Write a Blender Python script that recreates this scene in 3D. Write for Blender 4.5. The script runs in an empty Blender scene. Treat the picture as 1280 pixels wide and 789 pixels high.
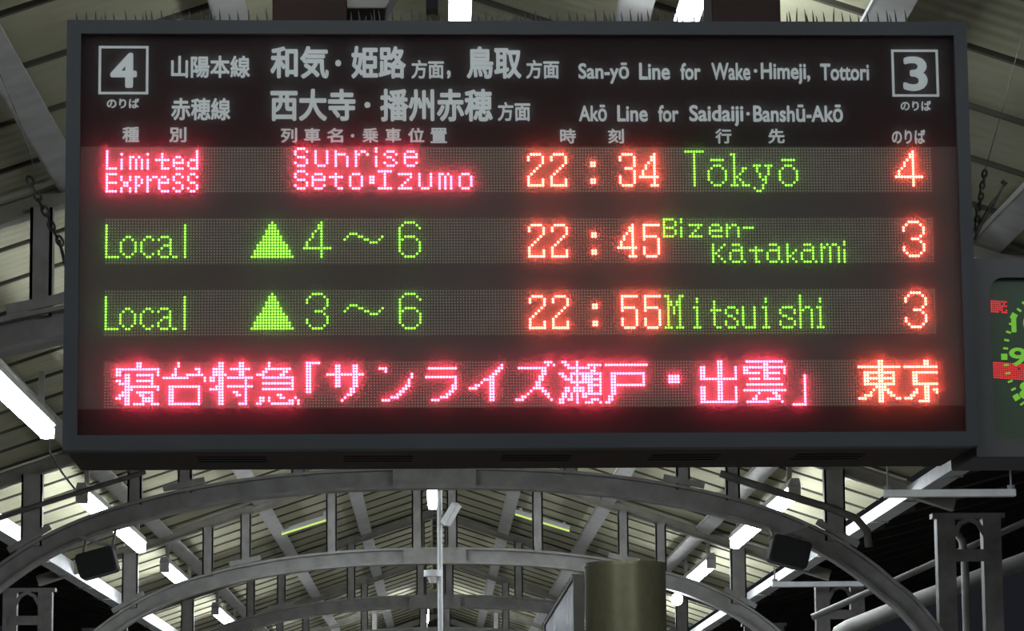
import bpy, bmesh, math, random
from mathutils import Matrix, Vector
random.seed(7)
SC = bpy.context.scene
COL = SC.collection
# ------------------------------------------------------------------ camera, world, exposure
EYE = 1.6                                   # eye height above the platform
F = 4000.0                                  # focal length in pixels of the 1280 x 789 frame
CR = Vector((0.999687, -0.023476, -0.008629))
CU = Vector((0.005020, -0.149629, 0.988730))
CF = Vector((0.024502, 0.988464, 0.149464))
cd = bpy.data.cameras.new('camera'); cam = bpy.data.objects.new('camera', cd); COL.objects.link(cam)
cd.sensor_width = 36.0; cd.lens = 36.0 * F / 1280.0; cd.clip_end = 400
m = Matrix.Identity(4)
for i in range(3):
    m[i][0], m[i][1], m[i][2] = CR[i], CU[i], -CF[i]
m[2][3] = EYE
cam.matrix_world = m
SC.camera = cam
w = bpy.data.worlds.new('night'); SC.world = w; w.use_nodes = True
bg = w.node_tree.nodes['Background']; bg.inputs[0].default_value = (.5, .55, .7, 1); bg.inputs[1].default_value = 0.02
SC.view_settings.view_transform = 'Standard'; SC.view_settings.look = 'None'
SC.view_settings.gamma = 1; SC.view_settings.use_curve_mapping = False
SC.view_settings.exposure = 0.0
SC.cycles.max_bounces = 8; SC.cycles.transparent_max_bounces = 16
SC.cycles.sample_clamp_indirect = 4.0; SC.cycles.use_adaptive_sampling = False
TUBE = 40.0                                 # fluorescent tubes
LED_GAIN = 3.0
HALO_SCATTER = 0.075                                 # scatter put into the board's cover to make the LED halos

# ------------------------------------------------------------------ materials
MATS = {}
def mat(name, c1, c2=None, scale=8.0, rough=.6, metal=0.0, bump=0.0, spec=.5, detail=4.0):
    if name in MATS: return MATS[name]
    m = bpy.data.materials.new(name); m.use_nodes = True
    nt = m.node_tree; b = nt.nodes['Principled BSDF']
    b.inputs['Roughness'].default_value = rough; b.inputs['Metallic'].default_value = metal
    b.inputs['Specular IOR Level'].default_value = spec
    tc = nt.nodes.new('ShaderNodeTexCoord'); nz = nt.nodes.new('ShaderNodeTexNoise')
    nz.inputs['Scale'].default_value = scale; nz.inputs['Detail'].default_value = detail
    nt.links.new(tc.outputs['Object'], nz.inputs['Vector'])
    rp = nt.nodes.new('ShaderNodeValToRGB'); rp.color_ramp.elements[0].position = .35; rp.color_ramp.elements[1].position = .65
    c2 = c2 or tuple(x * .8 for x in c1)
    rp.color_ramp.elements[0].color = (*c1, 1); rp.color_ramp.elements[1].color = (*c2, 1)
    nt.links.new(nz.outputs['Fac'], rp.inputs['Fac']); nt.links.new(rp.outputs['Color'], b.inputs['Base Color'])
    if bump:
        bp = nt.nodes.new('ShaderNodeBump'); bp.inputs['Strength'].default_value = bump; bp.inputs['Distance'].default_value = .01
        nt.links.new(nz.outputs['Fac'], bp.inputs['Height']); nt.links.new(bp.outputs['Normal'], b.inputs['Normal'])
    MATS[name] = m
    return m
def emit(name, c, s):
    if name in MATS: return MATS[name]
    m = bpy.data.materials.new(name); m.use_nodes = True; nt = m.node_tree; nt.nodes.clear()
    e = nt.nodes.new('ShaderNodeEmission'); o = nt.nodes.new('ShaderNodeOutputMaterial')
    e.inputs[0].default_value = (*c, 1); e.inputs[1].default_value = s
    nt.links.new(e.outputs[0], o.inputs[0]); MATS[name] = m
    return m
def cover_mat():
    m = bpy.data.materials.new('halo_scatter_cover'); m.use_nodes = True; nt = m.node_tree; nt.nodes.clear()
    o = nt.nodes.new('ShaderNodeOutputMaterial'); tr = nt.nodes.new('ShaderNodeBsdfTransparent')
    tl = nt.nodes.new('ShaderNodeBsdfTranslucent'); tl.inputs[0].default_value = (1, 1, 1, 1)
    mx = nt.nodes.new('ShaderNodeMixShader'); mx.inputs[0].default_value = HALO_SCATTER
    nt.links.new(tr.outputs[0], mx.inputs[1]); nt.links.new(tl.outputs[0], mx.inputs[2]); nt.links.new(mx.outputs[0], o.inputs[0])
    return m

# ------------------------------------------------------------------ mesh helpers
class MB:
    def __init__(s): s.v = []; s.f = []
    def quadbox(s, p):                       # eight corners: 0-3 bottom ring, 4-7 top ring
        n = len(s.v); s.v += [tuple(q) for q in p]
        for a in ((0, 3, 2, 1), (4, 5, 6, 7), (0, 1, 5, 4), (1, 2, 6, 5), (2, 3, 7, 6), (3, 0, 4, 7)):
            s.f.append(tuple(n + i for i in a))
    def box(s, x0, x1, y0, y1, z0, z1):
        s.quadbox([(x0, y0, z0), (x1, y0, z0), (x1, y1, z0), (x0, y1, z0), (x0, y0, z1), (x1, y0, z1), (x1, y1, z1), (x0, y1, z1)])
    def obox(s, a, b, w, h, up=(0, 0, 1)):   # bar from a to b, width w, height h
        a = Vector(a); b = Vector(b); d = (b - a).normalized(); up = Vector(up)
        sx = d.cross(up)
        if sx.length < 1e-5: sx = d.cross(Vector((1, 0, 0)))
        sx.normalize(); uz = sx.cross(d).normalized()
        p = []
        for e in (a, b):
            for i, j in ((-1, -1), (1, -1), (1, 1), (-1, 1)):
                p.append(e + sx * (i * w / 2) + uz * (j * h / 2))
        s.quadbox(p)
    def sweep(s, path, n0, n1, y0, y1):      # rectangular bar swept along a path in the XZ plane
        k = len(s.v); P = [Vector(p) for p in path]
        for i, p in enumerate(P):
            t = (P[min(i + 1, len(P) - 1)] - P[max(i - 1, 0)]).normalized(); n = Vector((-t[1], t[0]))
            for nn, y in ((n0, y0), (n1, y0), (n1, y1), (n0, y1)):
                q = p + n * nn; s.v.append((q[0], y, q[1]))
        for i in range(len(P) - 1):
            for j in range(4):
                a = k + i * 4 + j; b = k + i * 4 + (j + 1) % 4
                s.f.append((a, a + 4, b + 4, b))
        s.f.append((k, k + 1, k + 2, k + 3)); e = k + (len(P) - 1) * 4; s.f.append((e + 3, e + 2, e + 1, e))
    def tube(s, path, r, n=10, cap=True):
        P = [Vector(p) for p in path]; k = len(s.v); ref = None
        for i, p in enumerate(P):
            t = (P[min(i + 1, len(P) - 1)] - P[max(i - 1, 0)]).normalized()
            if ref is None: ref = Vector((0, 0, 1)) if abs(t.z) < .9 else Vector((1, 0, 0))
            u = t.cross(ref).normalized(); v = u.cross(t).normalized(); ref = v
            rr = r[i] if isinstance(r, (list, tuple)) else r
            for j in range(n):
                a = 2 * math.pi * j / n; s.v.append(tuple(p + u * (rr * math.cos(a)) + v * (rr * math.sin(a))))
        for i in range(len(P) - 1):
            for j in range(n):
                a = k + i * n + j; b = k + i * n + (j + 1) % n
                s.f.append((a, b, b + n, a + n))
        if cap:
            s.f.append(tuple(k + j for j in reversed(range(n)))); e = k + (len(P) - 1) * n; s.f.append(tuple(e + j for j in range(n)))
    def rbox(s, cx, cz, hw, hh, r, y0, y1, n=6):   # rounded rectangle in XZ, extruded in Y
        pts = []
        for qx, qz, a0 in ((1, 1, 0), (-1, 1, 90), (-1, -1, 180), (1, -1, 270)):
            for i in range(n + 1):
                a = math.radians(a0 + 90 * i / n); pts.append((cx + qx * (hw - r) + r * math.cos(a), cz + qz * (hh - r) + r * math.sin(a)))
        k = len(s.v); N = len(pts)
        for y in (y0, y1):
            for x, z in pts: s.v.append((x, y, z))
        for j in range(N): s.f.append((k + j, k + (j + 1) % N, k + N + (j + 1) % N, k + N + j))
        s.f.append(tuple(k + j for j in range(N))); s.f.append(tuple(k + N + j for j in reversed(range(N))))
    def build(s, name, material, parent=None, smooth=False, bevel=0.0):
        me = bpy.data.meshes.new(name); me.from_pydata(s.v, [], s.f); me.update()
        bm = bmesh.new(); bm.from_mesh(me); bmesh.ops.recalc_face_normals(bm, faces=bm.faces); bm.to_mesh(me); bm.free()
        me.materials.append(material)
        if smooth:
            for p in me.polygons: p.use_smooth = True
            me.set_sharp_from_angle(angle=math.radians(40))
        o = bpy.data.objects.new(name, me); COL.objects.link(o)
        if parent: o.parent = parent
        if bevel:
            b = o.modifiers.new('bevel', 'BEVEL'); b.width = bevel; b.segments = 2; b.limit_method = 'ANGLE'
        return o
def empty(name, label, cat, loc=(0, 0, 0), group=None):
    o = bpy.data.objects.new(name, None); COL.objects.link(o); o.location = loc; o.empty_display_size = .1
    return tag(o, label, cat, group)
def tag(o, label, cat, group=None):
    o['label'] = label; o['category'] = cat
    if group: o['group'] = group
    return o
def struct(o): o['kind'] = 'structure'; return o
def copy_part(o, parent, loc=None):
    c = o.copy(); COL.objects.link(c); c.parent = parent
    if loc is not None: c.location = loc
    return c
def ray(px, py): return CR * ((px - 640) / F) + CU * ((394.5 - py) / F) + CF
def at(px, py, D):                           # the point seen at a pixel at distance D down the platform
    r = ray(px, py); return Vector((0, 0, EYE)) + r * (D / r.y)

# ------------------------------------------------------------------ palette
M_STEEL = mat('grey_painted_steel', (.40, .39, .37), (.29, .28, .26), 6, .55, 0, .1)
M_RAFT = mat('dark_painted_steel', (.20, .19, .175), (.12, .11, .10), 5, .6, 0, .1)  # darker mottled grey than the other steel
M_RAFTER = mat('brownish_painted_steel', (.36, .335, .28), (.26, .24, .20), 5, .6, 0, .1)
M_PURL = mat('pale_painted_steel', (.55, .54, .51), (.44, .43, .40), 5, .55, 0, .1)
M_WHITE = mat('white_painted_metal', (.90, .91, .91), (.78, .79, .78), 5, .45)
M_HOUS = mat('lamp_housing_white', (.62, .62, .60), (.5, .5, .48), 4, .5)
M_DARK = mat('black_plastic', (.012, .012, .014), (.018, .018, .02), 10, .55)
M_SLATE = mat('slate_grey_frame', (.031, .034, .038), (.026, .028, .032), 3, .45, spec=0.2)
M_UNDER = mat('brown_casing', (.055, .033, .029), (.042, .025, .022), 3, .6, spec=0.1)
M_HANG = mat('dark_brown_post', (.026, .015, .013), (.020, .012, .010), 3, .6, spec=.1)
M_HEAD = mat('dark_brown_panel', (.016, .010, .010), (.012, .008, .008), 3, .5, spec=0.06)
M_MASK = mat('taupe_mask_panel', (.060, .050, .045), (.050, .042, .038), 3, .6, spec=0.06)
M_LEDBG = mat('led_module_face', (.078, .068, .056), (.066, .058, .048), 20, .6, spec=0.06)
M_LEDOFF = mat('unlit_led_lens', (.27, .24, .19), (.22, .2, .16), 30, .4)
M_TEXT = mat('light_grey_lettering', (.56, .59, .58), (.53, .56, .55), 4, .6, spec=0.1)
M_CHAIN = mat('dull_chain_metal', (.16, .15, .14), (.05, .045, .04), 40, .4, .7)
M_TUBE = emit('fluorescent_tube', (.86, .93, 1.0), TUBE)
M_RED = emit('lit_red_led', (1.0, .042, .095), 12.0 * LED_GAIN)
M_AMB = emit('lit_amber_led', (1.0, .080, .045), 12.5 * LED_GAIN)
M_GRN = emit('lit_green_led', (.27, 1.0, .05), 1.0 * LED_GAIN)

# ================================================================== SETTING
def roof_z(x): return EYE + 3.90 - abs(x) / 3.0
mb = MB(); mb.box(-4.9, 4.9, -12, 80, -.25, 0)
struct(mb.build('floor', mat('platform_concrete', (.28, .27, .25), (.2, .19, .18), 2, .85, 0, .2)))
def ceiling_mat():
    m = mat('olive_painted_boards', (.47, .45, .30), (.34, .325, .20), 1.3, .75)
    nt = m.node_tree; b = nt.nodes['Principled BSDF']
    tc = nt.nodes.new('ShaderNodeTexCoord'); wv = nt.nodes.new('ShaderNodeTexWave'); wv.bands_direction = 'Y'
    wv.inputs['Scale'].default_value = 2.1; wv.inputs['Distortion'].default_value = .3
    bp = nt.nodes.new('ShaderNodeBump'); bp.inputs['Strength'].default_value = .5; bp.inputs['Distance'].default_value = .012
    nt.links.new(tc.outputs['Object'], wv.inputs['Vector']); nt.links.new(wv.outputs['Fac'], bp.inputs['Height'])
    nt.links.new(bp.outputs['Normal'], b.inputs['Normal'])
    return m
mb = MB(); y = -10.0; XE = 3.92
while y < 78:
    for s in (-1, 1):
        x0, x1 = .03 * s, XE * s
        p = [(x0, y, roof_z(x0)), (x1, y, roof_z(x1)), (x1, y + .83, roof_z(x1)), (x0, y + .83, roof_z(x0))]
        mb.quadbox(p + [(a, b, c + .025) for a, b, c in p])
        p = [(0, y + .78, roof_z(0) + .06), (x1, y + .78, roof_z(x1) + .06), (x1, y + .98, roof_z(x1) + .06), (0, y + .98, roof_z(0) + .06)]
        mb.quadbox(p + [(a, b, c + .03) for a, b, c in p])
    y += .93
struct(mb.build('ceiling', ceiling_mat()))
mb = MB(); y = -10.0                         # dark battens over the joints of the boards
while y < 78:
    for s in (-1, 1):
        p = [(.06 * s, y - .066, roof_z(.06) - .014), (XE * s, y - .066, roof_z(XE) - .014), (XE * s, y - .034, roof_z(XE) - .014), (.06 * s, y - .034, roof_z(.06) - .014)]
        mb.quadbox(p + [(a, b, c + .06) for a, b, c in p])
    y += .93
struct(mb.build('trim_1', mat('dark_ceiling_battens', (.10, .09, .065), (.07, .06, .045), 3, .8)))
# dark roofs over the tracks beyond the eaves
for s, nm in ((-1, 'left'), (1, 'right')):
    mb = MB(); x0, x1 = 4.12 * s, 9.5 * s
    p = [(x0, -10, EYE + 2.50), (x1, -10, EYE + 3.9), (x1, 78, EYE + 3.9), (x0, 78, EYE + 2.50)]
    mb.quadbox(p + [(a, b, c + .05) for a, b, c in p])
    y = 14.0
    while y < 76:
        mb.quadbox([(x0, y, EYE + 2.42), (x1, y, EYE + 3.82), (x1, y + .10, EYE + 3.82), (x0, y + .10, EYE + 2.42),
                    (x0, y, EYE + 2.50), (x1, y, EYE + 3.90), (x1, y + .10, EYE + 3.90), (x0, y + .10, EYE + 2.50)]); y += 1.9
    struct(mb.build('ceiling_track_' + nm, mat('rusty_dark_roofing', (.06, .047, .038), (.035, .028, .024), 3, .8)))

# ================================================================== ROOF STEEL
TRUSS = [16.6, 26.3, 34.8, 42.9, 51.0, 59.2, 67.4]
ORD = ['nearest, beside the departure board', 'directly behind the departure board', 'second behind the departure board', 'third behind the departure board',
       'fourth behind the departure board', 'fifth behind the departure board', 'farthest one at the end of the platform']
ARCH = [(0, 2.70), (.6, 2.69), (1.1, 2.665), (1.6, 2.61), (2.0, 2.545), (2.5, 2.43), (3.0, 2.265), (3.4, 2.05), (3.7, 1.83), (3.96, 1.58), (4.16, 1.32)]
def arch_z(x):
    x = abs(x)
    for (a, za), (b, zb) in zip(ARCH, ARCH[1:]):
        if a <= x <= b: return EYE + za + (zb - za) * (x - a) / (b - a)
    return EYE + 1.32
def smooth_arch():
    pts = []; xs = [-4.16 + 8.32 * i / 64 for i in range(65)]
    for x in xs:
        z = sum(arch_z(min(4.16, max(-4.16, x + d))) for d in (-.3, -.15, 0, .15, .3)) / 5 if abs(x) < 3.9 else arch_z(x)
        pts.append((x, z))
    return pts
AP = smooth_arch()
def raft_z(x): return EYE + 3.81 - abs(x) / 3.0
def make_truss(D, k):
    t = empty('roof_truss', 'grey steel arch roof truss, ' + ORD[k], 'roof truss', (0, D, EYE + 2.7), 'arched roof trusses')
    def rel(mbx, name, m_, **kw):
        mbx.v = [(a, b, c - EYE - 2.7) for a, b, c in mbx.v]
        return mbx.build(name, m_, t, **kw)
    a = MB(); a.sweep(AP, -.012, .012, -.10, .10); a.sweep(AP, -.165, -.143, -.10, .10); a.sweep(AP, -.16, .01, -.010, .010)
    rel(a, 'arch_chord', M_STEEL)
    for s in (-1, 1):
        P = [(0.0, raft_z(0)), (4.3 * s, raft_z(4.3))]
        r = MB(); lo, hi = (-.06, .06)
        r.sweep(P, .045, .058, -.06, .06); r.sweep(P, -.058, -.045, -.06, .06); r.sweep(P, -.058, .058, -.009, .009)
        rel(r, 'rafter', M_RAFTER)
    for x in (.19, 1.12, 2.05, 2.46, 3.3):
        for s in (-1, 1):
            p = MB(); X = x * s; z0, z1 = arch_z(X) - .02, raft_z(X) - .04; h = .058 if x < 3 else .085
            p.box(X - h, X + h, -.062, -.048, z0, z1); p.box(X - h, X - h + .016, -.062, .05, z0, z1); p.box(X + h - .016, X + h, -.062, .05, z0, z1)
            rel(p, 'strut', M_STEEL)
    sp = MB(); sp.box(-.34, .34, -.092, -.077, arch_z(0) - .15, arch_z(0) + .0)
    for i in range(12):
        x = -.31 + i * .056
        for zz in (-.035, -.115):
            sp.tube([(x, -.092, arch_z(0) + zz), (x, -.104, arch_z(0) + zz)], .012, 6)
    rel(sp, 'splice_plate', M_STEEL)
    for X in (2.05, 3.3):
        for s in (-1, 1):
            g = MB(); g.sweep([(s * X - .17, arch_z(s * X - .17) + .02), (s * X + .17, arch_z(s * X + .17) + .02)], 0, .055, -.08, -.064)
            rel(g, 'gusset_plate', M_STEEL)
    return t
for k, D in enumerate(TRUSS): make_truss(D, k)

# columns: two posts with a lattice, standing on the platform
SIDE = {-1: 'left', 1: 'right'}
def make_column(D, s, k):
    c = empty('platform_column', 'riveted steel double column on the %s platform edge under the arch truss %s' % (SIDE[s], ORD[k]), 'column', (4.40 * s, D, 0), 'steel platform columns')
    for dx in (-.19, .19):
        p = MB(); w_ = .075; p.box(dx - w_, dx + w_, -.075, -.06, 0, 3.86); p.box(dx - w_, dx - w_ + .016, -.06, .075, 0, 3.86); p.box(dx + w_ - .016, dx + w_, -.06, .075, 0, 3.86)
        p.build('post', M_RAFT, c)
    for q in range(5):
        l = MB(); z = .3 + q * .8; l.box(-.20, .20, -.088, -.075, z, z + .10)
        for rx in (-.17, -.13, .13, .17): l.tube([(rx, -.088, z + .05), (rx, -.098, z + .05)], .012, 6)
        l.build('batten_plate', M_RAFT, c)
    h = MB(); h.box(-.30, .30, -.08, .08, 3.86, 3.90); h.sweep([(-.115, 3.70), (-.06, 3.80), (0, 3.83), (.06, 3.80), (.115, 3.70)], 0, .04, -.085, -.073)
    h.build('capital', M_RAFT, c)
    b = MB(); b.box(-.36, .36, -.16, .16, 0, .04); b.build('base_plate', M_RAFT, c)
for k, D in enumerate(TRUSS):
    for s in (-1, 1): make_column(D, s, k)

# long purlins below the boards
def purlin(x, word, z_drop=.02, w_=.16):
    o = empty('roof_purlin', word, 'purlin', (x, 0, 0), 'long roof purlins')
    z = roof_z(x) - z_drop; sl = -math.copysign(1 / 3, x)
    up = Vector((1 / 3 * math.copysign(1, x), 0, 1)).normalized()
    for nm, (u0, u1, v0, v1) in (('flange', (-w_ / 2, w_ / 2, -.052, -.040)), ('web', (-w_ / 2, -w_ / 2 + .014, -.052, .0))):
        mb = MB(); ex = Vector((1, 0, sl)).normalized()
        p = []
        for yy in (4, 77):
            for u, v in ((u0, v0), (u1, v0), (u1, v1), (u0, v1)):
                q = Vector((0, yy, z)) + ex * u + up * v; p.append(q)
        mb.quadbox(p); mb.build(nm, M_PURL, o)
for x, wd in ((.93, 'inner'), (1.90, 'middle'), (2.93, 'outer')):
    for s in (-1, 1):
        purlin(x * s, 'grey steel purlin under the %s roof slope, the %s of its three%s' % (SIDE[s], wd, ', carrying the lamps' if wd == 'outer' else ''))
# eave gutters, white sheet metal
for s in (-1, 1):
    g = empty('roof_gutter', 'white sheet metal gutter along the %s edge of the board ceiling' % SIDE[s], 'gutter', (3.98 * s, 0, EYE + 2.46))
    a = MB(); a.box(-.075, .075, 6, 77, -.03, -.018); a.box(-.075, -.063, 6, 77, -.018, .07); a.box(.063, .075, 6, 77, -.018, .12)
    a.build('channel', M_WHITE, g)
    y = 8.0
    for i in range(34):
        b = MB(); b.box(-.083, .083, y, y + .05, -.042, -.031); b.build('gutter_bracket', M_STEEL, g); y += 2.05

# ================================================================== LAMPS
def make_lamp(x, z, y0, y1, label, group, w_=.058):
    l = empty('fluorescent_lamp', label, 'lamp', (x, y0, z), group)
    L = y1 - y0
    h = MB(); h.quadbox([(-w_ * 1.1, 0, .045), (w_ * 1.1, 0, .045), (w_ * 1.1, L, .045), (-w_ * 1.1, L, .045), (-w_ * .6, -.1, .12), (w_ * .6, -.1, .12), (w_ * .6, L + .1, .12), (-w_ * .6, L + .1, .12)])
    h.build('housing', M_HOUS, l)
    t = MB(); n = 10; pts = [(0, .02, 0), (0, .05, 0), (0, L * .5, 0), (0, L - .05, 0), (0, L - .02, 0)]
    t.tube(pts, [w_ * .6, w_, w_, w_, w_ * .6], 12); t.build('tube', M_TUBE, l, smooth=True)
    for yy in (.35, L - .35):
        b = MB(); top = roof_z(x) - z - .0; b.box(-.02, .02, yy - .02, yy + .02, .11, top); b.build('hanger', M_STEEL, l)
    for yy in (-.03, L + .03):
        e = MB(); e.box(-w_ * .9, w_ * .9, yy - .03, yy + .03, -.05, .06); e.build('end_cap', M_HOUS, l, bevel=.01)
ROWY = [(-8.0, -3.2), (.5, 5.9), (17.3, 22.2), (27.0, 32.4), (35.3, 39.2), (43.5, 48.0), (51.6, 56.2), (59.8, 64.2)]  # nearest bays are out of view, added to light the board front
WHERE = ['added out of view behind the viewer', 'added out of view above the viewer', 'just behind the departure board', 'crossed by the arch behind the board', 'third one back',
         'fourth one back', 'fifth one back', 'farthest one']
for s in (-1, 1):
    for i, (a, b) in enumerate(ROWY):
        make_lamp((-2.74 if i == 2 else -2.97) if s < 0 else 3.05, EYE + (2.60 if i == 2 and s < 0 else 2.545), a, b + (.4 if i == 2 and s < 0 else 0), 'long white fluorescent lamp in the %s row, %s' % (SIDE[s], WHERE[i]), 'fluorescent lamps in the two side rows')
make_lamp(0, EYE + 3.30, 2.2, 6.9, 'added ridge lamp out of view above the viewer, lighting the board front', 'lamps along the ridge', .05)  # lamp out of view, added to brighten the lettering on the board
make_lamp(-.02, EYE + 3.05, 31.0, 33.4, 'bright ridge lamp above the white pole, below the board', 'lamps along the ridge', .05)
make_lamp(-.19, EYE + 3.30, 57.0, 60.0, 'far ridge lamp low beside the white pole', 'lamps along the ridge', .07)
make_lamp(.12, EYE + 3.30, 12.7, 13.85, 'ridge lamp shining over the top edge of the departure board', 'lamps along the ridge', .044)
make_lamp(1.10, EYE + 3.30, 12.6, 13.9, 'lamp seen upright beside the right hanger post of the board', 'lamps along the ridge', .045)

X, D = 2.63, 34.8; zz = arch_z(X) - .16
o = empty('globe_lamp', 'small round white bulb under the second arch, right of the round pillar', 'lamp', (X, D, zz))
q = MB(); q.tube([(0, 0, .02), (0, 0, -.03)], .03, 10); q.build('socket', M_STEEL, o)
q = MB(); q.tube([(0, 0, -.03 - .065 * (1 - math.cos(math.pi * t / 8))) for t in range(9)], [.06 * math.sin(math.pi * t / 8) + .004 for t in range(9)], 14); q.build('globe', M_TUBE, o, smooth=True)

# ================================================================== DEPARTURE BOARD
BY, BX_, BR_ = .028354, -.000954, -.001764
BM = Matrix.Translation((-.792591, 7.626449, 1.571678 + EYE)) @ Matrix.Rotation(BY, 4, 'Z') @ Matrix.Rotation(BX_, 4, 'X') @ Matrix.Rotation(BR_, 4, 'Y')
board = empty('departure_board', 'long dark LED train departure board hanging in the middle', 'departure board')
board.matrix_world = BM
BMI = BM.inverted()
def uv(px, py, d=0.0):                       # point of the board's face (local x, z) seen at a pixel
    o = BMI @ Vector((0, 0, EYE)); r = BMI.to_3x3() @ ray(px, py); t = (d - o.y) / r.y; q = o + r * t
    return q.x, q.z
XL, XR, ZT, ZB = -.0958, 2.1138, .3147, -.7388        # outer frame
IL, IR, IT, IB = -.0615, 2.0822, .2808, -.7035        # opening
DEP = .50
# frame: four mitred rails proud of the face
fr = MB(); y0, y1 = -.004, .05
fr.quadbox([(XL, y0, ZB), (XL, y1, ZB), (XL, y1, ZT), (XL, y0, ZT), (IL, y0, IB), (IL, y1, IB), (IL, y1, IT), (IL, y0, IT)])
fr.quadbox([(XR, y0, ZB), (XR, y1, ZB), (XR, y1, ZT), (XR, y0, ZT), (IR, y0, IB), (IR, y1, IB), (IR, y1, IT), (IR, y0, IT)])
fr.quadbox([(XL, y0, ZT), (XR, y0, ZT), (XR, y1, ZT), (XL, y1, ZT), (IL, y0, IT), (IR, y0, IT), (IR, y1, IT), (IL, y1, IT)])
fr.quadbox([(XL, y0, ZB), (XR, y0, ZB), (XR, y1, ZB), (XL, y1, ZB), (IL, y0, IB), (IR, y0, IB), (IR, y1, IB), (IL, y1, IB)])
fr.build('frame', M_SLATE, board)
cs = MB()                                    # open-fronted casing
cs.box(XL + .004, XR - .004, .05, DEP, ZT - .02, ZT - .003); cs.box(XL + .004, XR - .004, .05, DEP, ZB + .003, ZB + .02)
cs.box(XL + .004, XL + .02, .05, DEP, ZB + .02, ZT - .02); cs.box(XR - .02, XR - .004, .05, DEP, ZB + .02, ZT - .02); cs.box(XL + .02, XR - .02, DEP - .02, DEP, ZB + .02, ZT - .02)
cs.build('casing', M_UNDER, board)
lv = MB()                                    # louvres in the underside
for cx in (.30, .66, 1.05, 1.42, 1.78):
    for j in range(3):
        yy = .19 + j * .055; lv.box(cx - .085, cx + .085, yy, yy + .018, ZB + .001, ZB + .004)
lv.build('vent_louvres', M_HEAD, board)
PF = .015                                    # depth of the printed and LED faces behind the frame front
_o = BMI @ Vector((0, 0, EYE)); KP = (PF - _o.y) / (0 - _o.y)          # the LED faces lie PF behind the frame front
ROWZ = [_o.z + (z - _o.z) * KP - .001 for z in (0.0, -.1755, -.351, -.526)]; PITCH = .007 * KP; LX = _o.x - _o.x * KP + .0006
hd = MB(); hd.box(IL - .01, IR + .01, PF, PF + .015, ROWZ[0] + .0015, IT + .01); header = hd.build('header_panel', M_HEAD, board)
mk = MB()
for i, z in enumerate(ROWZ):
    mk.box(IL - .01, LX - .002, PF, PF + .015, z - .1135, z + .0015); mk.box(LX + 288 * PITCH + .002, IR + .01, PF, PF + .015, z - .1135, z + .0015)
    if i < 3: mk.box(IL - .01, IR + .01, PF, PF + .015, ROWZ[i + 1] + .0015, z - .1135)
mk.build('mask_panel', M_MASK, board)
bt = MB(); bt.box(IL - .01, IR + .01, PF, PF + .015, IB - .01, ROWZ[3] - .1135); bt.build('bottom_panel', M_HEAD, board)
# ---- printed lettering (glyphs from Blender's built-in font, fitted to where they stand on the panel)
def glyphs(body, box, name, material, parent, y, bold=.02, flip=1, extr=.0008, from_px=True):
    c = bpy.data.curves.new('t', 'FONT'); c.body = body; c.resolution_u = 4; c.fill_mode = 'BOTH'
    o = bpy.data.objects.new('t', c); COL.objects.link(o); bpy.context.view_layer.update()
    me = bpy.data.meshes.new_from_object(o.evaluated_get(bpy.context.evaluated_depsgraph_get()))
    bpy.data.objects.remove(o); bpy.data.curves.remove(c)
    if from_px:
        (xa, za), (xb, zb) = uv(box[0], box[1], y), uv(box[2], box[3], y)
    else: xa, za, xb, zb = box
    xs = [v.co.x for v in me.vertices]; ys = [v.co.y for v in me.vertices]
    x0, x1, y0, y1 = min(xs), max(xs), min(ys), max(ys)
    for v in me.vertices:
        v.co = (xa + (v.co.x - x0) / (x1 - x0) * (xb - xa), y - extr, zb + (v.co.y - y0) / (y1 - y0) * (za - zb))
    bm = bmesh.new(); bm.from_mesh(me); bmesh.ops.remove_doubles(bm, verts=bm.verts, dist=1e-6)
    g0 = list(bm.verts) + list(bm.edges) + list(bm.faces); sx, sz = (xb - xa) / (x1 - x0), (za - zb) / (y1 - y0)
    for i in range(8 if bold else 0):        # heavier strokes: the outline thickened all round
        r = bmesh.ops.duplicate(bm, geom=g0); a = math.pi * i / 4
        for v in [e for e in r['geom'] if isinstance(e, bmesh.types.BMVert)]:
            v.co.x += bold * sx * math.cos(a); v.co.z += bold * sz * math.sin(a); v.co.y += 4e-5 * (i + 1)
    ke = ((xb - xa) / (xb - xa + 2 * bold * sx), (za - zb) / (za - zb + 2 * bold * sz)); mc = ((xa + xb) / 2, (za + zb) / 2)
    for v in bm.verts: v.co.x = mc[0] + (v.co.x - mc[0]) * ke[0]; v.co.z = mc[1] + (v.co.z - mc[1]) * ke[1]
    fs = list(bm.faces); r = bmesh.ops.extrude_face_region(bm, geom=fs)
    for v in [e for e in r['geom'] if isinstance(e, bmesh.types.BMVert)]: v.co.y += extr * .9
    bmesh.ops.recalc_face_normals(bm, faces=bm.faces); bm.to_mesh(me); bm.free()
    me.name = name; me.materials.clear(); me.materials.append(material)
    for p in me.polygons: p.material_index = 0
    o = bpy.data.objects.new(name, me); COL.objects.link(o); o.parent = parent
    return o
def hl(body, box, bold=.02): return glyphs(body, box, 'lettering', M_TEXT, header, PF, bold)
for nb, dig, b, d in (((123.5, 57.5, 185.3, 118), '4', 0, (138, 66, 171, 110)), ((1113.8, 62, 1174, 121), '3', 0, (1128, 70.5, 1160, 114))):
    (xa, za), (xb, zb) = uv(nb[0], nb[1], PF), uv(nb[2], nb[3], PF); s = .006
    q = MB()
    q.box(xa, xb, PF - .001, PF - .0001, za - s, za); q.box(xa, xb, PF - .001, PF - .0001, zb, zb + s); q.box(xa, xa + s, PF - .001, PF - .0001, zb + s, za - s); q.box(xb - s, xb, PF - .001, PF - .0001, zb + s, za - s)
    q.build('number_border', M_TEXT, header); glyphs(dig, d, 'platform_number', M_TEXT, header, PF, .026)
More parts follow.
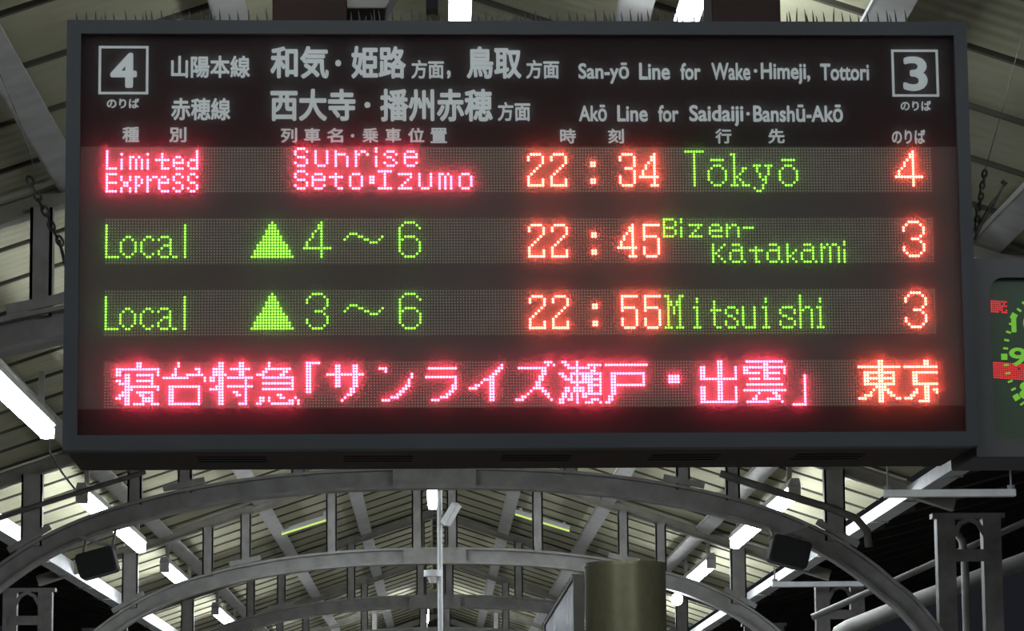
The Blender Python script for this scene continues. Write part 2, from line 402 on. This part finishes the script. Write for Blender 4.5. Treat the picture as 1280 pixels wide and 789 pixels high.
for body, box, bold in (
    ('のりば', (133.5, 123, 174, 135.5), .031), ('のりば', (1125.5, 126, 1164, 138.5), .031), ('のりば', (1114.5, 162, 1157, 180), .031),
    ('山陽本線', (214, 69.5, 312.5, 97.5), .026), ('赤穂線', (214, 122.5, 288, 150.5), .026),
    ('和気', (338, 57.5, 411, 98.5), .031), ('・', (419, 75, 426.5, 83), .026), ('姫路', (439, 57.5, 507.5, 98.5), .031), ('方面', (514, 75, 555, 98.5), .026),
    (',', (558.5, 88, 563.5, 98.5), .031), ('鳥取', (583, 58, 652, 98.5), .031), ('方面', (657.5, 75, 699, 98.5), .026),
    ('西大寺', (338, 111, 444.5, 151.5), .031), ('・', (455.5, 127.5, 463, 135), .026), ('播州赤穂', (475, 111, 616, 152), .031), ('方面', (622, 127.5, 663, 151.5), .026),
    ('種', (153, 158.5, 174, 178), .026), ('別', (211.5, 159, 233, 178), .026), ('列', (351, 160, 371.5, 178.5), .026), ('車', (380, 160, 400.5, 178.5), .026), ('名', (408.5, 160, 429, 178.5), .026),
    ('・', (438.5, 167.5, 443, 172), .026), ('乗', (453, 160, 473, 178.5), .026), ('車', (481.5, 160, 501.5, 178.5), .026), ('位', (510, 160, 530.5, 178.5), .026), ('置', (538, 160, 559, 179), .026),
    ('時', (700, 161, 720, 179.5), .026), ('刻', (760, 161, 780, 179.5), .026), ('行', (894, 161, 914.5, 179.5), .026), ('先', (960, 161, 981, 179.5), .026),
    ('San-yō', (722.8, 78.2, 786.5, 104.6), .026), ('Line', (798.7, 78.5, 837.5, 100), .026), ('for', (850.3, 78.8, 876, 100), .026),
    ('Wake', (889, 78.5, 938, 100.3), .026), ('・', (942, 86.3, 946.7, 91), .026), ('Himeji,', (950.7, 78.5, 1013, 105.5), .026), ('Tottori', (1025, 79.5, 1086.5, 100.8), .026),
    ('Akō', (723.4, 131, 758.7, 152), .026), ('Line', (771.3, 131.5, 809.8, 152.3), .026), ('for', (822.5, 131.5, 848.5, 152.5), .026), ('Saidaiji', (861.3, 131.3, 929.5, 158), .026), ('・', (932.8, 140, 937.3, 144.6), .026), ('Banshū-Akō', (941.2, 130.8, 1053.8, 152.8), .026)):
    hl(body, box, bold)

# ---- LED rows
G = {}                                       # glyph -> rows of lit columns, one row per '/', ranges with '-'
G['寝'] = '7-8/7-8/0-14/0-1,14/0-1,3-4,7-12,14/3-4,12/0-1,3-4,7-12/1-4,12/3-14/3-5,14/2-4,7-12/1-4,8-9,12/0-1,3-4,9-12/3-4,9-12/3-4,6-9,12-14'
G['台'] = '5/5/4,11-12/4,12/3-4,8-13/0-8,14/14//2-12/2-3,12/2-3,12/2-3,12/2-3,12/2-3,12/2-12'
G['特'] = '3-4,10-11/3-4,10-11/1-4,7-13/1-4,10-11/1-5,10-11/0-1,3-4,6-14/0-1,3-4,12/3-4,12/2-4,6-14/0-4,12/3-4,8-9,12/3-4,9-10,12/3-4,12/3-4,12/3-4,10-12'
G['急'] = '4/4/3-11/2-3,9-10/0-2,8-9/2-12/12/2-12/12/2-12//7-8/1-2,4,8-9,13/1-2,4,11-12,14/0-1,5-12,14'
G['「'] = '1-5' + '/1-2' * 10
G['サ'] = '/3-4,9-10/3-4,9-10/3-4,9-10/0-12/3-4,9-10/3-4,9-10/3-4,9-10/3-4,9-10/8-9/8-9/7-8/6/5'
G['ン'] = '//2-4/4/13/13/12/12/11-12/10-11/9-10/8-9/6-8/3-5'
G['ラ'] = '//3-12///2-12/12/12/11-12/11-12/10-11/9-10/7-9/4-6'
G['イ'] = '/12/11-12/10-11/9-10/8-9/6-9/5,8-9/3-4,8-9/1-3,8-9/8-9/8-9/8-9/8-9'
G['ズ'] = '11-13/12,14/2-11/10-11/10-11/9-10/9-10/8-9/8-9/7-10/6,10-11/5,11-12/3-4,12/1-3,13'
G['瀬'] = '1-2,6/2-3,6,10-14/3-10,12/6,11-12/0-1,4-14/1-2,4,6,8-11,14/2-4,6,8-14/4-11,14/6,10-14/2-3,5-8,10-11,14/2-3,5-8,10-11,14/1-2,4,6,8-14/1-2,4,6,8-9/0-1,3-4,6,11-13/0-1,6,9-11,14'
G['戸'] = '/0-14///2-13/2-3,13/2-3,13/2-3,13/2-13/2-3/2-3/2-3/1-2/1-2/0-1'
G['・'] = '/////6-9/6-9/6-9'
G['出'] = '7-8/7-8/1-2,7-8,13/1-2,7-8,13/1-2,7-8,13/1-2,7-8,13/1-13/7-8/7-8/1-2,7-8,13/1-2,7-8,13/1-2,7-8,13/1-2,7-8,13/1-2,7-8,13/1-13'
G['雲'] = '1-13/7-8/0-14/0-1,7-8,14/0-5,7-12,14/7-8/2-5,7-12//1-13//0-14/5,10-11/4,11-12/3-4,8-12/1-8,13'
G['」'] = '/////' + '5/' * 10 + '1-5'
G['東'] = '7-8/7-8/0-14/7-8/2-12/2-3,7-8,12/2-12/2-3,7-8,12/2-12/6-9/5,7-10/4,7-8,10-11/2-4,7-8,11-12/0-2,7-8,13-14/7-8'
G['京'] = '7-8/7-8/0-14//3-12/3-4,12/3-4,12/3-4,12/3-12/7-8/4,7-8,10-11/3-4,7-8,11-12/2-3,7-8,12-13/0-2,7-8,13-14/5-8'
G['d2'] = '//1-4/0,5/0,5/5/4/3/2/1/0/0,5/0,5/0-5'
G['d3'] = '//1-4/0,5/0,5/5/5/2-4/5/5/0,5/0,5/0,5/1-4'
G['d4'] = '//5/4-5/4-5/3,5/2,5/2,5/1,5/1,5/0-6/5/5/4-6'
G['d5'] = '//0-5/0/0/0/0-4/0,5/5/5/0,5/0,5/0,5/1-4'
G['d:'] = '/////0-1/0-1/////0-1/0-1'
G['D4'] = '/6/5-6/5-6/4,6/3,6/3,6/2,6/1,6/1,6/0-9/6/6/6'
G['D3'] = '/2-5/1,6/0,7/0,7/7/6/3-5/6/7/0,7/0,7/1,6/2-5'
G['D6'] = '/2-5/1,6/0,7/0/0/0,2-5/0-1,6/0,7/0,7/0,7/0,7/1,6/2-5'
G['D~'] = '/////2-4/1,5-6,13/0,7-8,12/9-11'
G['tri'] = '/7/6-8/6-8/5-9/5-9/4-10/4-10/3-11/2-12/2-12/1-13/1-13/0-14'
G['Local'] = ('//' + '0,27/' * 4 + '0,7-8,14-15,19-21,27/0,6,9,13,16,18,22,27/0,5,10,12,22,27/0,5,10,12,20-22,27/0,5,10,12,19,22,27/0,5,10,12,18,22,27/'
              '0,6,9,13,16,18,22,27/0-4,7-8,14-15,19-21,23-24,27')
G['Limited'] = ('/0,31/0,5,14,19,31/0,8-9,11,19,24-25,31/0,5,8,10,12,14,17-21,23,26,29-31/0,5,8,10,12,14,19,23-26,28,31/0,5,8,10,12,14,19,23,28,31/0-3,5,8,10,12,14,19-21,24-26,29-31')
G['Express'] = ('/////////0-3,24-25,29-30/0,5,8,10-11,14,16-17,19-20,23,26,28,31/0,5,8,10,12,14-15,18,21,23,28/0-3,6-7,10,12,14,18-21,24-25,29-30/0,6-7,10-11,14,18,26,31/0,5,8,10,14,18,23,26,28,31/0-3,5,8,10,14,19-21,24-25,29-30')
G['Sunrise'] = ('1-3,28/0,4,7,11,14,21,23-24,28,32-34,39-41/0,7,11,14-17,21-22,25,31,35,38,42/1-3,7,11,14,18,21,28,32-33,38-42/4,7,11,14,18,21,28,34,38/0,4,7,11,14,18,21,28,31,35,38,42/1-3,8-10,14,18,21,28,32-34,39-41')
G['Seto'] = ('////////1-3,29-33/0,4,7-9,14,20-22,31,36-40,43,47,50-51,53,58-60/0,6,10,12-16,19,23,26-27,31,40,43,47,50,52,54,57,61/1-3,6-10,14,19,23,26-27,31,39,43,47,50,52,54,57,61/'
             '4,6,14,19,23,26-27,31,38,43,47,50,52,54,57,61/0,4,6,10,14,19,23,31,37,43,47,50,52,54,57,61/1-3,7-9,15-16,20-22,29-33,36-40,44-46,50,52,54,58-60')
G['Tokyo'] = ('/0-6/3,16-17/3,17/3,9-13,17,34-38/3,17/3,10-12,17,24-26,28-30,35-37/3,9,13,17,20-21,25,29,34,38/3,8,14,17,20,25,29,33,39/3,8,14,17,19,26,29,33,39/3,8,14,17-18,26,28,33,39/3,8,14,17,19,27-28,33,39/3,9,13,17,20,28,34,38/3,10-12,16-18,20-22,27,35-37/24,27/25-26')
G['Bizen'] = '0-3,6/0,4,6/0,4,9-13,17-19,22,24-25/0-3,6,12,16,20,22-23,26,28-31/0,4,6,11,16-20,22,26/0,4,6,10,16,22,26/0-3,6,9-13,17-20,22,26'
G['Katakami'] = ('////////63/17,21,24-26,37-39,43,49-51,55,57,59-60,63/17,20,27,32,40,43,52,55-56,58,61/17,19,24-27,30-34,37-40,43,46,49-52,55,58,61,63/17-18,23,27,32,36,40,43,45,48,52,55,58,61,63/'
                 '17,19,23,27,32,36,40,43-44,48,52,55,58,61,63/17,20,23,27,32,36,40,43,45,48,52,55,58,61,63/17,21,24-26,28,32-33,37-39,41,43,46,49-51,53,55,58,61,63')
G['Mitsuishi'] = ('//0-1,5-6,47/1,5,11,35,47,54/1-2,4-5,11,17,35,47,54/1-2,4-5,17,47/1,3,5,10-11,17,22-24,27,31,34-35,41-44,47,49-50,53-54/1,3,5,11,16-19,21,25,27,31,35,40,45,47-48,51,54/1,3,5,11,17,21,25,27,31,35,40,45,47,51,54/'
                  '1,5,11,17,22-23,27,31,35,41-42,47,51,54/1,5,11,17,24,27,31,35,43-44,47,51,54/1,5,11,17,21,25,27,31,35,40,45,47,51,54/1,5,11,17,21,25,27,31,35,40,45,47,51,54/0-2,4-6,10-12,18-19,22-24,28-31,34-36,41-44,47,51,53-55')
def dots(key, base):
    out = []
    for r, row in enumerate(G[key].split('/')):
        for part in row.split(','):
            if not part: continue
            a, _, b = part.partition('-')
            for c in range(int(a), int(b or a) + 1):
                if 0 <= base + c < 288: out.append((base + c, r))
    return out
TXT = [[('Limited', 0, 'r'), ('Express', 0, 'r'), ('Sunrise', 65, 'r'), ('Seto', 65, 'r'), ('d2', 146, 'a'), ('d2', 154, 'a'), ('d:', 168, 'a'), ('d3', 178, 'a'), ('d4', 185, 'a'), ('Tokyo', 201, 'g'), ('D4', 275, 'a')],
       [('Local', 0, 'g'), ('tri', 50, 'g'), ('D4', 68, 'g'), ('D~', 82, 'g'), ('D6', 101, 'g'), ('d2', 146, 'a'), ('d2', 154, 'a'), ('d:', 168, 'a'), ('d4', 177, 'a'), ('d5', 186, 'a'), ('Bizen', 193, 'g'), ('Katakami', 193, 'g'), ('D3', 277, 'a')],
       [('Local', 0, 'g'), ('tri', 50, 'g'), ('D3', 69, 'g'), ('D~', 82, 'g'), ('D6', 101, 'g'), ('d2', 146, 'a'), ('d2', 154, 'a'), ('d:', 168, 'a'), ('d5', 178, 'a'), ('d5', 186, 'a'), ('Mitsuishi', 193, 'g'), ('D3', 277, 'a')],
       [('寝', 4, 'r'), ('台', 20, 'r'), ('特', 36, 'r'), ('急', 52, 'r'), ('「', 68, 'r'), ('サ', 76, 'r'), ('ン', 92, 'r'), ('ラ', 108, 'r'), ('イ', 124, 'r'), ('ズ', 140, 'r'), ('瀬', 156, 'r'), ('戸', 172, 'r'), ('・', 188, 'r'), ('出', 204, 'r'), ('雲', 220, 'r'), ('」', 236, 'r'), ('東', 260, 'a'), ('京', 276, 'a')]]
def dome(mbx, cx, cz, y, r, h, n=6):
    k = len(mbx.v)
    for rr, yy in ((r, y), (r * .72, y - h * .75)):
        for j in range(n):
            a = 2 * math.pi * (j + .5) / n; mbx.v.append((cx + rr * math.cos(a), yy, cz + rr * math.sin(a)))
    mbx.v.append((cx, y - h, cz))
    for j in range(n):
        mbx.f.append((k + j, k + (j + 1) % n, k + n + (j + 1) % n, k + n + j)); mbx.f.append((k + n + j, k + n + (j + 1) % n, k + 2 * n))
LC = {'r': M_RED, 'a': M_AMB, 'g': M_GRN}; LR = {'r': .0030, 'a': .0030, 'g': .0027}
for i, z in enumerate(ROWZ):
    p = MB(); p.box(LX - .0018, LX + 288 * PITCH + .0018, PF, PF + .012, z - .1132, z + .0012); panel = p.build('led_panel', M_LEDBG, board)
    lit = set()
    for key, base, c in TXT[i]:
        t = MB()
        for cx, r in dots(key, base):
            if (cx, r) in lit: continue
            lit.add((cx, r)); dome(t, LX + (cx + .5) * PITCH, z - (r + .5) * PITCH, PF, LR[c], .0022, 8)
        t.build('led_text', LC[c], panel)['label'] = {'r': 'red lit LED lettering', 'a': 'orange lit LED digits' if i < 3 else 'orange lit LED character', 'g': 'green lit LED lettering'}[c]
    u = MB()
    for cx in range(288):
        for r in range(16):
            if (cx, r) not in lit: dome(u, LX + (cx + .5) * PITCH, z - (r + .5) * PITCH, PF, .0019, .0012, 6)
    u.build('led_grid', M_LEDOFF, panel)['label'] = 'unlit LED lenses'
cv = MB(); cv.box(IL - .004, IR + .004, -.001, .002, IB - .004, IT + .004); cv.build('cover_pane', cover_mat(), board)
# ---- hanger posts and bird spikes on top
for a, b in ((340.5, 434), (890, 976)):
    (x0, _), (x1, _) = uv(a, 20, .15), uv(b, 20, .15)
    h = MB(); zt = roof_z(.6) - board.matrix_world.translation.z - .02
    h.box(x0, x1, .15, .34, ZT - .003, zt); h.box(x0 - .02, x1 + .02, .13, .36, ZT - .003, ZT + .006); h.build('hanger_post', M_HANG, board, bevel=.004)
(x0, z0), (x1, _) = uv(433, 14, .2), uv(497, 14, .2)
h = MB(); h.quadbox([(x0 - .02, .17, z0), (x1 - .03, .17, z0), (x1 - .03, .32, z0), (x0 - .02, .32, z0), (x0 - .02, .17, z0 + .09), (x1 + .02, .17, z0 + .09), (x1 + .02, .32, z0 + .09), (x0 - .02, .32, z0 + .09)])
h.build('support_arm', M_RAFT, board, bevel=.004)
def spike(h, lean):
    s = MB(); s.tube([(0, 0, 0), (lean * .5, 0, h * .6), (lean, 0, h)], [.0028, .002, .0004], 5); return s
protos = []
spx = []
for a, b, st, hh in ((98, 335, 11.8, 19), (440, 560, 12.5, 20), (590, 660, 9, 18), (656, 888, 11, 20), (984, 1194, 11.5, 21)):
    x = a
    while x < b:
        spx.append((x + random.uniform(-2, 2), hh * random.uniform(.75, 1.15)))
        if random.random() < .35: spx.append((x + random.uniform(3, 5), hh * random.uniform(.6, 1.1)))
        x += st
for i in range(8): protos.append(spike(.042 * (.7 + .08 * i), random.uniform(-.006, .006)))
built = [None] * 8
for n_, (x, hh) in enumerate(spx[:100]):
    k = min(7, max(0, int((hh / 20 - .6) / .08))); lx = uv(x, 27, .05)[0]
    if built[k] is None:
        built[k] = protos[k].build('bird_spike', M_DARK, board); built[k].location = (lx, .05, ZT - .004)
    else: copy_part(built[k], board, (lx, .05, ZT - .004))

# ================================================================== CLOCK beside the board
clock = empty('platform_clock', 'dark boxed station clock with green dial cut off at the right frame edge', 'clock')
CM = BM @ Matrix.Translation((0, .07, 0)); clock.matrix_world = CM; CMI = CM.inverted()
def cuv(px, py, d=0.0):
    o = CMI @ Vector((0, 0, EYE)); r = CMI.to_3x3() @ ray(px, py); t = (d - o.y) / r.y; q = o + r * t
    return q.x, q.z
cx0 = XR + .006; _, czt = cuv(1250, 323); _, czb = cuv(1250, 571); ccx, ccz = cuv(1356, 446, .02)
cw = ccx - cx0
wl = cuv(1237, 350, .0)[0]; wt = cuv(1250, 347)[1]; wb = cuv(1250, 549)[1]; hw = ccx - wl; hh = (wt - wb) / 2; wcz = (wt + wb) / 2
b = MB(); CB = .34
b.box(cx0, cx0 + 2 * cw, .025, CB, czb, czt)
b.build('casing', mat('clock_casing', (.035, .037, .038), (.028, .03, .031), 4, .5), clock, bevel=.006)
fr = MB()                                    # front with a rounded opening
n = 8; ring_i = []; ring_o = []
for qx, qz, a0 in ((1, 1, 0), (-1, 1, 90), (-1, -1, 180), (1, -1, 270)):
    for i in range(n + 1):
        a = math.radians(a0 + 90 * i / n); R_ = .035
        ring_i.append((ccx + qx * (hw - R_) + R_ * math.cos(a), wcz + qz * (hh - R_) + R_ * math.sin(a)))
        ring_o.append((min(max(ccx + qx * cw, cx0), cx0 + 2 * cw), czt if qz > 0 else czb))
N = len(ring_i)
for y in (0.0, .025):
    for p in (ring_i, ring_o):
        for x, z in p: fr.v.append((x, y, z))
for j in range(N):
    k = (j + 1) % N
    fr.f += [(j, k, N + k, N + j), (2 * N + j, 2 * N + k, k, j), (3 * N + j, 3 * N + k, N + k, N + j)]
fr.build('bezel', MATS['clock_casing'], clock)
M_DIAL = mat('dark_green_dial', (.012, .040, .012), (.010, .032, .010), 6, .5)
M_NUM = emit('glowing_green_numeral', (.20, .55, .06), .8)
d = MB(); d.rbox(ccx, wcz, hw + .002, hh + .002, .03, .019, .0245); dial = d.build('dial', M_DIAL, clock)
RM = cuv(1356, 446, .017)[0] - cuv(1255, 446, .017)[0]
for h in range(12):
    a = math.radians(90 - 30 * h); s = .0075
    q = MB(); ctr = Vector((ccx + RM * math.cos(a), .017, ccz + RM * math.sin(a)))
    q.obox(ctr - Vector((math.cos(a), 0, math.sin(a))) * s, ctr + Vector((math.cos(a), 0, math.sin(a))) * s, .003, 2 * s, (math.sin(a), 0, -math.cos(a)))
    q.build('hour_mark', M_NUM, dial)
    rn = RM * .83; nx, nz = ccx + rn * math.cos(a), ccz + rn * math.sin(a); t_ = str(h or 12); w2 = (.022 if len(t_) == 1 else .036) * (.55 if t_ == '1' else 1); h2 = .023
    glyphs(t_, (nx - w2, nz + h2, nx + w2, nz - h2), 'numeral', M_NUM, dial, .0185, .02, from_px=False)
mm = MB()
for k in range(60):
    if k % 5 == 0: continue
    a = math.radians(90 - 6 * k); dv = Vector((math.cos(a), 0, math.sin(a))); ctr = Vector((ccx, .017, ccz)) + dv * (RM * .985)
    mm.obox(ctr - dv * .006, ctr + dv * .006, .003, .005, (math.sin(a), 0, -math.cos(a)))
mm.build('minute_marks', M_NUM, dial)
for nm, ang, ln, wd in (('hour_hand', 340, RM * .5, .02), ('minute_hand', 186, RM * .8, .013)):
    a = math.radians(90 - ang); dv = Vector((math.cos(a), 0, math.sin(a))); c0 = Vector((ccx, .013 if nm[0] == 'h' else .010, ccz))
    q = MB(); q.obox(c0 - dv * .04, c0 + dv * ln, .002, wd, (math.sin(a), 0, -math.cos(a))); q.build(nm, M_NUM, clock)
M_REFLECT = emit('red_reflection_glow', (1.0, .05, .06), .75)  # red reflections in the clock glass, put in as glowing dots
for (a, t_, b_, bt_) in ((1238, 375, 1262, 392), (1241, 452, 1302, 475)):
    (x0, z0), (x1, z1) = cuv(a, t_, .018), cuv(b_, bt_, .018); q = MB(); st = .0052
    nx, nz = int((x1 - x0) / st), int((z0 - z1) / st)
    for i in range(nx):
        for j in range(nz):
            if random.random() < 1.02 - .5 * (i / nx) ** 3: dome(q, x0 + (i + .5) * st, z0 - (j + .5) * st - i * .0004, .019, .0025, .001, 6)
    q.build('red_reflection', M_REFLECT, dial)['label'] = 'glowing red dots for a reflection in the clock glass'
h = MB(); h.box(ccx - .06, ccx + .06, .12, .24, czt - .004, roof_z(1.9) - CM.translation.z - .05); h.build('hanger_post', M_HANG, clock)

# ================================================================== SAFETY CHAINS
def link(c, d, r, t, flip):
    d = d.normalized(); s = d.cross(Vector((0, 1, 0))).normalized() if not flip else d.cross(Vector((1, 0, 0))).normalized()
    pts = []
    for i in range(13):
        a = 2 * math.pi * i / 12; pts.append(c + d * (r * 1.5 * math.cos(a)) + s * (r * .8 * math.sin(a)))
    m_ = MB(); m_.tube(pts, t, 6, cap=False); return m_
def chain_thing(label, pts_wire, a, b, n):
    o = empty('safety_chain', label, 'chain')
    w_ = MB(); w_.tube(pts_wire, .0012, 6); w_.build('wire', M_CHAIN, o)
    a, b = Vector(a), Vector(b); d = b - a; step = d.length / n
    for i in range(n):
        c = a + d * ((i + .5) / n) + Vector((math.sin(i * 1.7) * .002, 0, 0))
        link(c, d, step * .45, .0036, i % 2).build('chain_link', M_CHAIN, o, smooth=True)
    return o
YD = 7.95
lc = chain_thing('slack steel safety chain hanging left of the departure board', [at(-4, 84, YD), at(24, 150, YD), at(44, 214, YD)], at(36, 222, YD), at(76, 306, YD), 9)
tb = MB(); tb.tube([at(74, 300, YD), at(81, 330, YD), at(88, 345, YD + .02)], .004, 8); tb.build('hook', M_CHAIN, lc, smooth=True)
rc = chain_thing('thin steel safety chain hanging right of the departure board above the clock', [at(1284, 20, YD), at(1256, 126, YD), at(1231, 214, YD)], at(1231, 214, YD), at(1219, 285, YD), 10)
tb = MB(); tb.tube([at(1256, 228, YD), at(1248, 244, YD), at(1241, 254, YD), at(1228, 276, YD), at(1218, 300, YD)], [.003, .003, .006, .006, .003], 8)
tb.tube([at(1252, 226, YD), at(1258, 231, YD)], .006, 8); tb.build('turnbuckle', M_CHAIN, rc, smooth=True)

# ================================================================== SPEAKERS
for s, (pa, pb), lb in ((-1, ((97, 686), (147, 723)), 'black boxy loudspeaker under the left haunch of the arch'), (1, ((960, 671), (1012, 711)), 'black boxy loudspeaker under the right haunch of the arch')):
    D = 26.0; A, B = at(*pa, D), at(*pb, D); c = (A + B) / 2
    o = empty('loudspeaker', lb, 'speaker', c, 'black loudspeakers')
    rot = math.radians(15 * s); b = MB(); b.rbox(0, 0, abs(B.x - A.x) / 2 * .96, abs(A.z - B.z) / 2 * .86, .035, -.14, .12); bo = b.build('cabinet', M_DARK, o, bevel=.012); bo.rotation_euler = (0, rot, 0)
    g = MB(); g.rbox(0, 0, abs(B.x - A.x) / 2 * .84, abs(A.z - B.z) / 2 * .72, .03, -.150, -.141); go = g.build('grille', mat('black_grille', (.02, .02, .02), (.008, .008, .008), 220, .7), o); go.rotation_euler = (0, rot, 0)
    k = MB(); k.obox((-.16, 0, .17 + .05 * s * -1), (.16, 0, .17 - .05 * s * -1), .06, .025)
    for q in (-.12, .12): k.obox((q, 0, .10 - q * .3 * s), (q, .28, arch_z(c.x + q) - c.z - .15), .02, .02)
    k.build('bracket', M_STEEL, o)

# ================================================================== WHITE POLE, PIPES, BARS
D = 30.0; p0 = at(549.5, 592, D)
o = empty('white_pole', 'thin white pole rising in the centre below the departure board', 'pole', (p0.x, D, 0))
q = MB(); q.tube([(0, 0, 0), (0, 0, p0.z)], .024, 12); q.build('shaft', M_WHITE, o, smooth=True)
q = MB(); z = at(540, 717, D).z; q.tube([(-.07, 0, z - .03), (-.07, 0, z + .03)], .085, 14); q.tube([(-.07, 0, z - .09), (-.07, 0, z - .03)], [.03, .05], 12); q.build('junction_dome', M_WHITE, o, smooth=True)
z = at(560, 645, D).z
q = MB(); q.obox((.05, -.02, z - .08), (.16, -.10, z + .10), .09, .07); q.build('camera_box', M_WHITE, o, bevel=.008)
q = MB(); q.obox((0, 0, z + .0), (.09, -.03, z), .02, .02); q.build('camera_arm', M_STEEL, o)
q = MB(); q.tube([(0, 0, .0), (0, 0, .05)], .09, 14); q.build('foot', M_STEEL, o)

D = 12.0; a, b = at(730.5, 706, D), at(832, 706, D)
r = (b.x - a.x) / 2
o = empty('round_pillar', 'round olive metallic pillar at the bottom right of centre', 'pillar', ((a.x + b.x) / 2, D, 0))
M_BRASS = mat('olive_brushed_metal', (.52, .50, .31), (.46, .44, .27), 30, .36, .4)
q = MB(); q.tube([(0, 0, 0), (0, 0, a.z - .01)], r, 48); q.build('drum', M_BRASS, o, smooth=True)
q = MB(); q.tube([(0, 0, a.z - .01), (0, 0, a.z + .004)], [r * 1.012, r * 1.004], 48); q.build('top_rim', M_BRASS, o, smooth=True)
zt = EYE + .855
o = empty('side_screen', 'steel blue screen panel standing behind the round pillar', 'screen', (.555, 12.4, 0))
q = MB(); q.box(-.012, .012, 0, 3.4, .25, zt - .01); q.build('panel', mat('steel_blue_panel', (.24, .30, .40), (.2, .25, .34), 2, .25), o)
q = MB(); q.box(-.02, .02, 0, 3.4, zt - .01, zt + .005); q.box(-.02, .02, -.02, .02, 0, zt); q.box(-.02, .02, 3.38, 3.42, 0, zt); q.build('rim', M_STEEL, o)

for D, px, py, px2, wd in ((24.0, 1105, 617.5, 1269, 'nearer'), (34.2, 965, 731, 1079, 'farther')):
    A, B = at(px, py, D), at(px2, py, D)
    o = empty('hanging_bar', 'slim white bar hung on two rods by the right eave, the %s one' % wd, 'bar', ((A.x + B.x) / 2, D, A.z), 'bars hung by the right eave')
    L = B.x - A.x
    q = MB(); q.box(-L / 2, L / 2, -.05, .05, -.028, .028); q.build('bar', M_WHITE, o, bevel=.006)
    for sx in (-1, 1):
        q = MB(); X = sx * (L / 2 - .03); q.tube([(X, 0, .028), (X, 0, min(2.60, 9) + EYE - A.z + (.02 if sx > 0 else -.08))], .009, 8)
        q.build('rod', M_STEEL, o)
        q = MB(); q.tube([(X, 0, .02), (X, 0, .06)], .03, 8); q.build('clamp', M_STEEL, o)
M_GLOW = emit('green_white_glow', (.70, .95, .22), .9)  # glowing bars added for the greenish light streaks on the roof
for pa, pb, lb in (((352, 668), (412, 649), 'added greenish glowing bar for a light streak on the left roof slope'), ((644, 643), (712, 664), 'added greenish glowing bar for a light streak on the right roof slope')):
    D = 42.0
    while True:
        A, B = at(*pa, D), at(*pb, D)
        if min(roof_z(A.x) - A.z, roof_z(B.x) - B.z) > .10: break
        D -= .05
    o = empty('roof_streak', lb, 'lamp', (A + B) / 2, 'glowing bars for light streaks on the roof'); A2, B2 = A - o.location, B - o.location
    q = MB(); q.obox(A2, B2, .05, .02); q.build('tube', M_GLOW, o)  # added glowing bar for the light streak
    q = MB(); up = Vector((0, 0, .035)); q.obox(A2 + up, B2 + up, .08, .05)
    for t_ in (.1, .9):
        c = A2.lerp(B2, t_); q.box(c.x - .02, c.x + .02, -.02, .02, c.z + .04, roof_z(c.x + o.location.x) - o.location.z - .012)
    q.build('housing', M_HOUS, o)
D = 28.0
def pipe_thing(name, label, pts, r, m_, cat='pipe'):
    q = MB(); q.tube(pts, r, 12); return tag(q.build(name, m_, None, smooth=True), label, cat)
pipe_thing('drain_pipe', 'thick grey drain pipe sloping behind the right columns', [(at(1046, 790, D).x, D, 0), at(1046, 800, D), at(1050, 792, D), at(1060, 786, D), at(1150, 750, D), at(1290, 698, D)], .075, M_STEEL)
pipe_thing('brace_rod', 'thin grey rod sloping across the right columns', [at(1015, 772, 27.2), at(1150, 712, 27.2), at(1292, 648, 27.2)], .028, M_STEEL, 'rod')
pipe_thing('bent_conduit', 'dark conduit curving down below the right roof slope', [*[at(a, b, 26.205) for a, b in ((900, 592), (980, 618), (1040, 636), (1070, 648), (1084, 664), (1086, 684))]], .032, M_RAFT)
pipe_thing('cable_conduit', 'dark cable pipe running along the left roof slope', [*[at(a, b, 26.215) for a, b in ((-8, 650), (60, 628), (130, 606), (182, 590))]], .022, M_RAFT)
pipe_thing('lamp_cable', 'thin cable looping from the bright left lamp', [(-2.74, 22.669, EYE + 2.60), (-2.76, 22.9, EYE + 2.50), (-2.85, 24.5, EYE + 2.50), (-2.97, 26.5, EYE + 2.56), (-2.97, 26.932, EYE + 2.56)], .008, M_RAFT, 'cable')
pipe_thing('right_downpipe', 'grey downpipe bending beside the right column', [at(1170, 655, 27.0), at(1190, 660, 27.0), at(1203, 676, 27.0), at(1206, 700, 27.0), (at(1206, 700, 27.0).x, 27.0, 0)], .035, M_STEEL).name = 'downpipe'
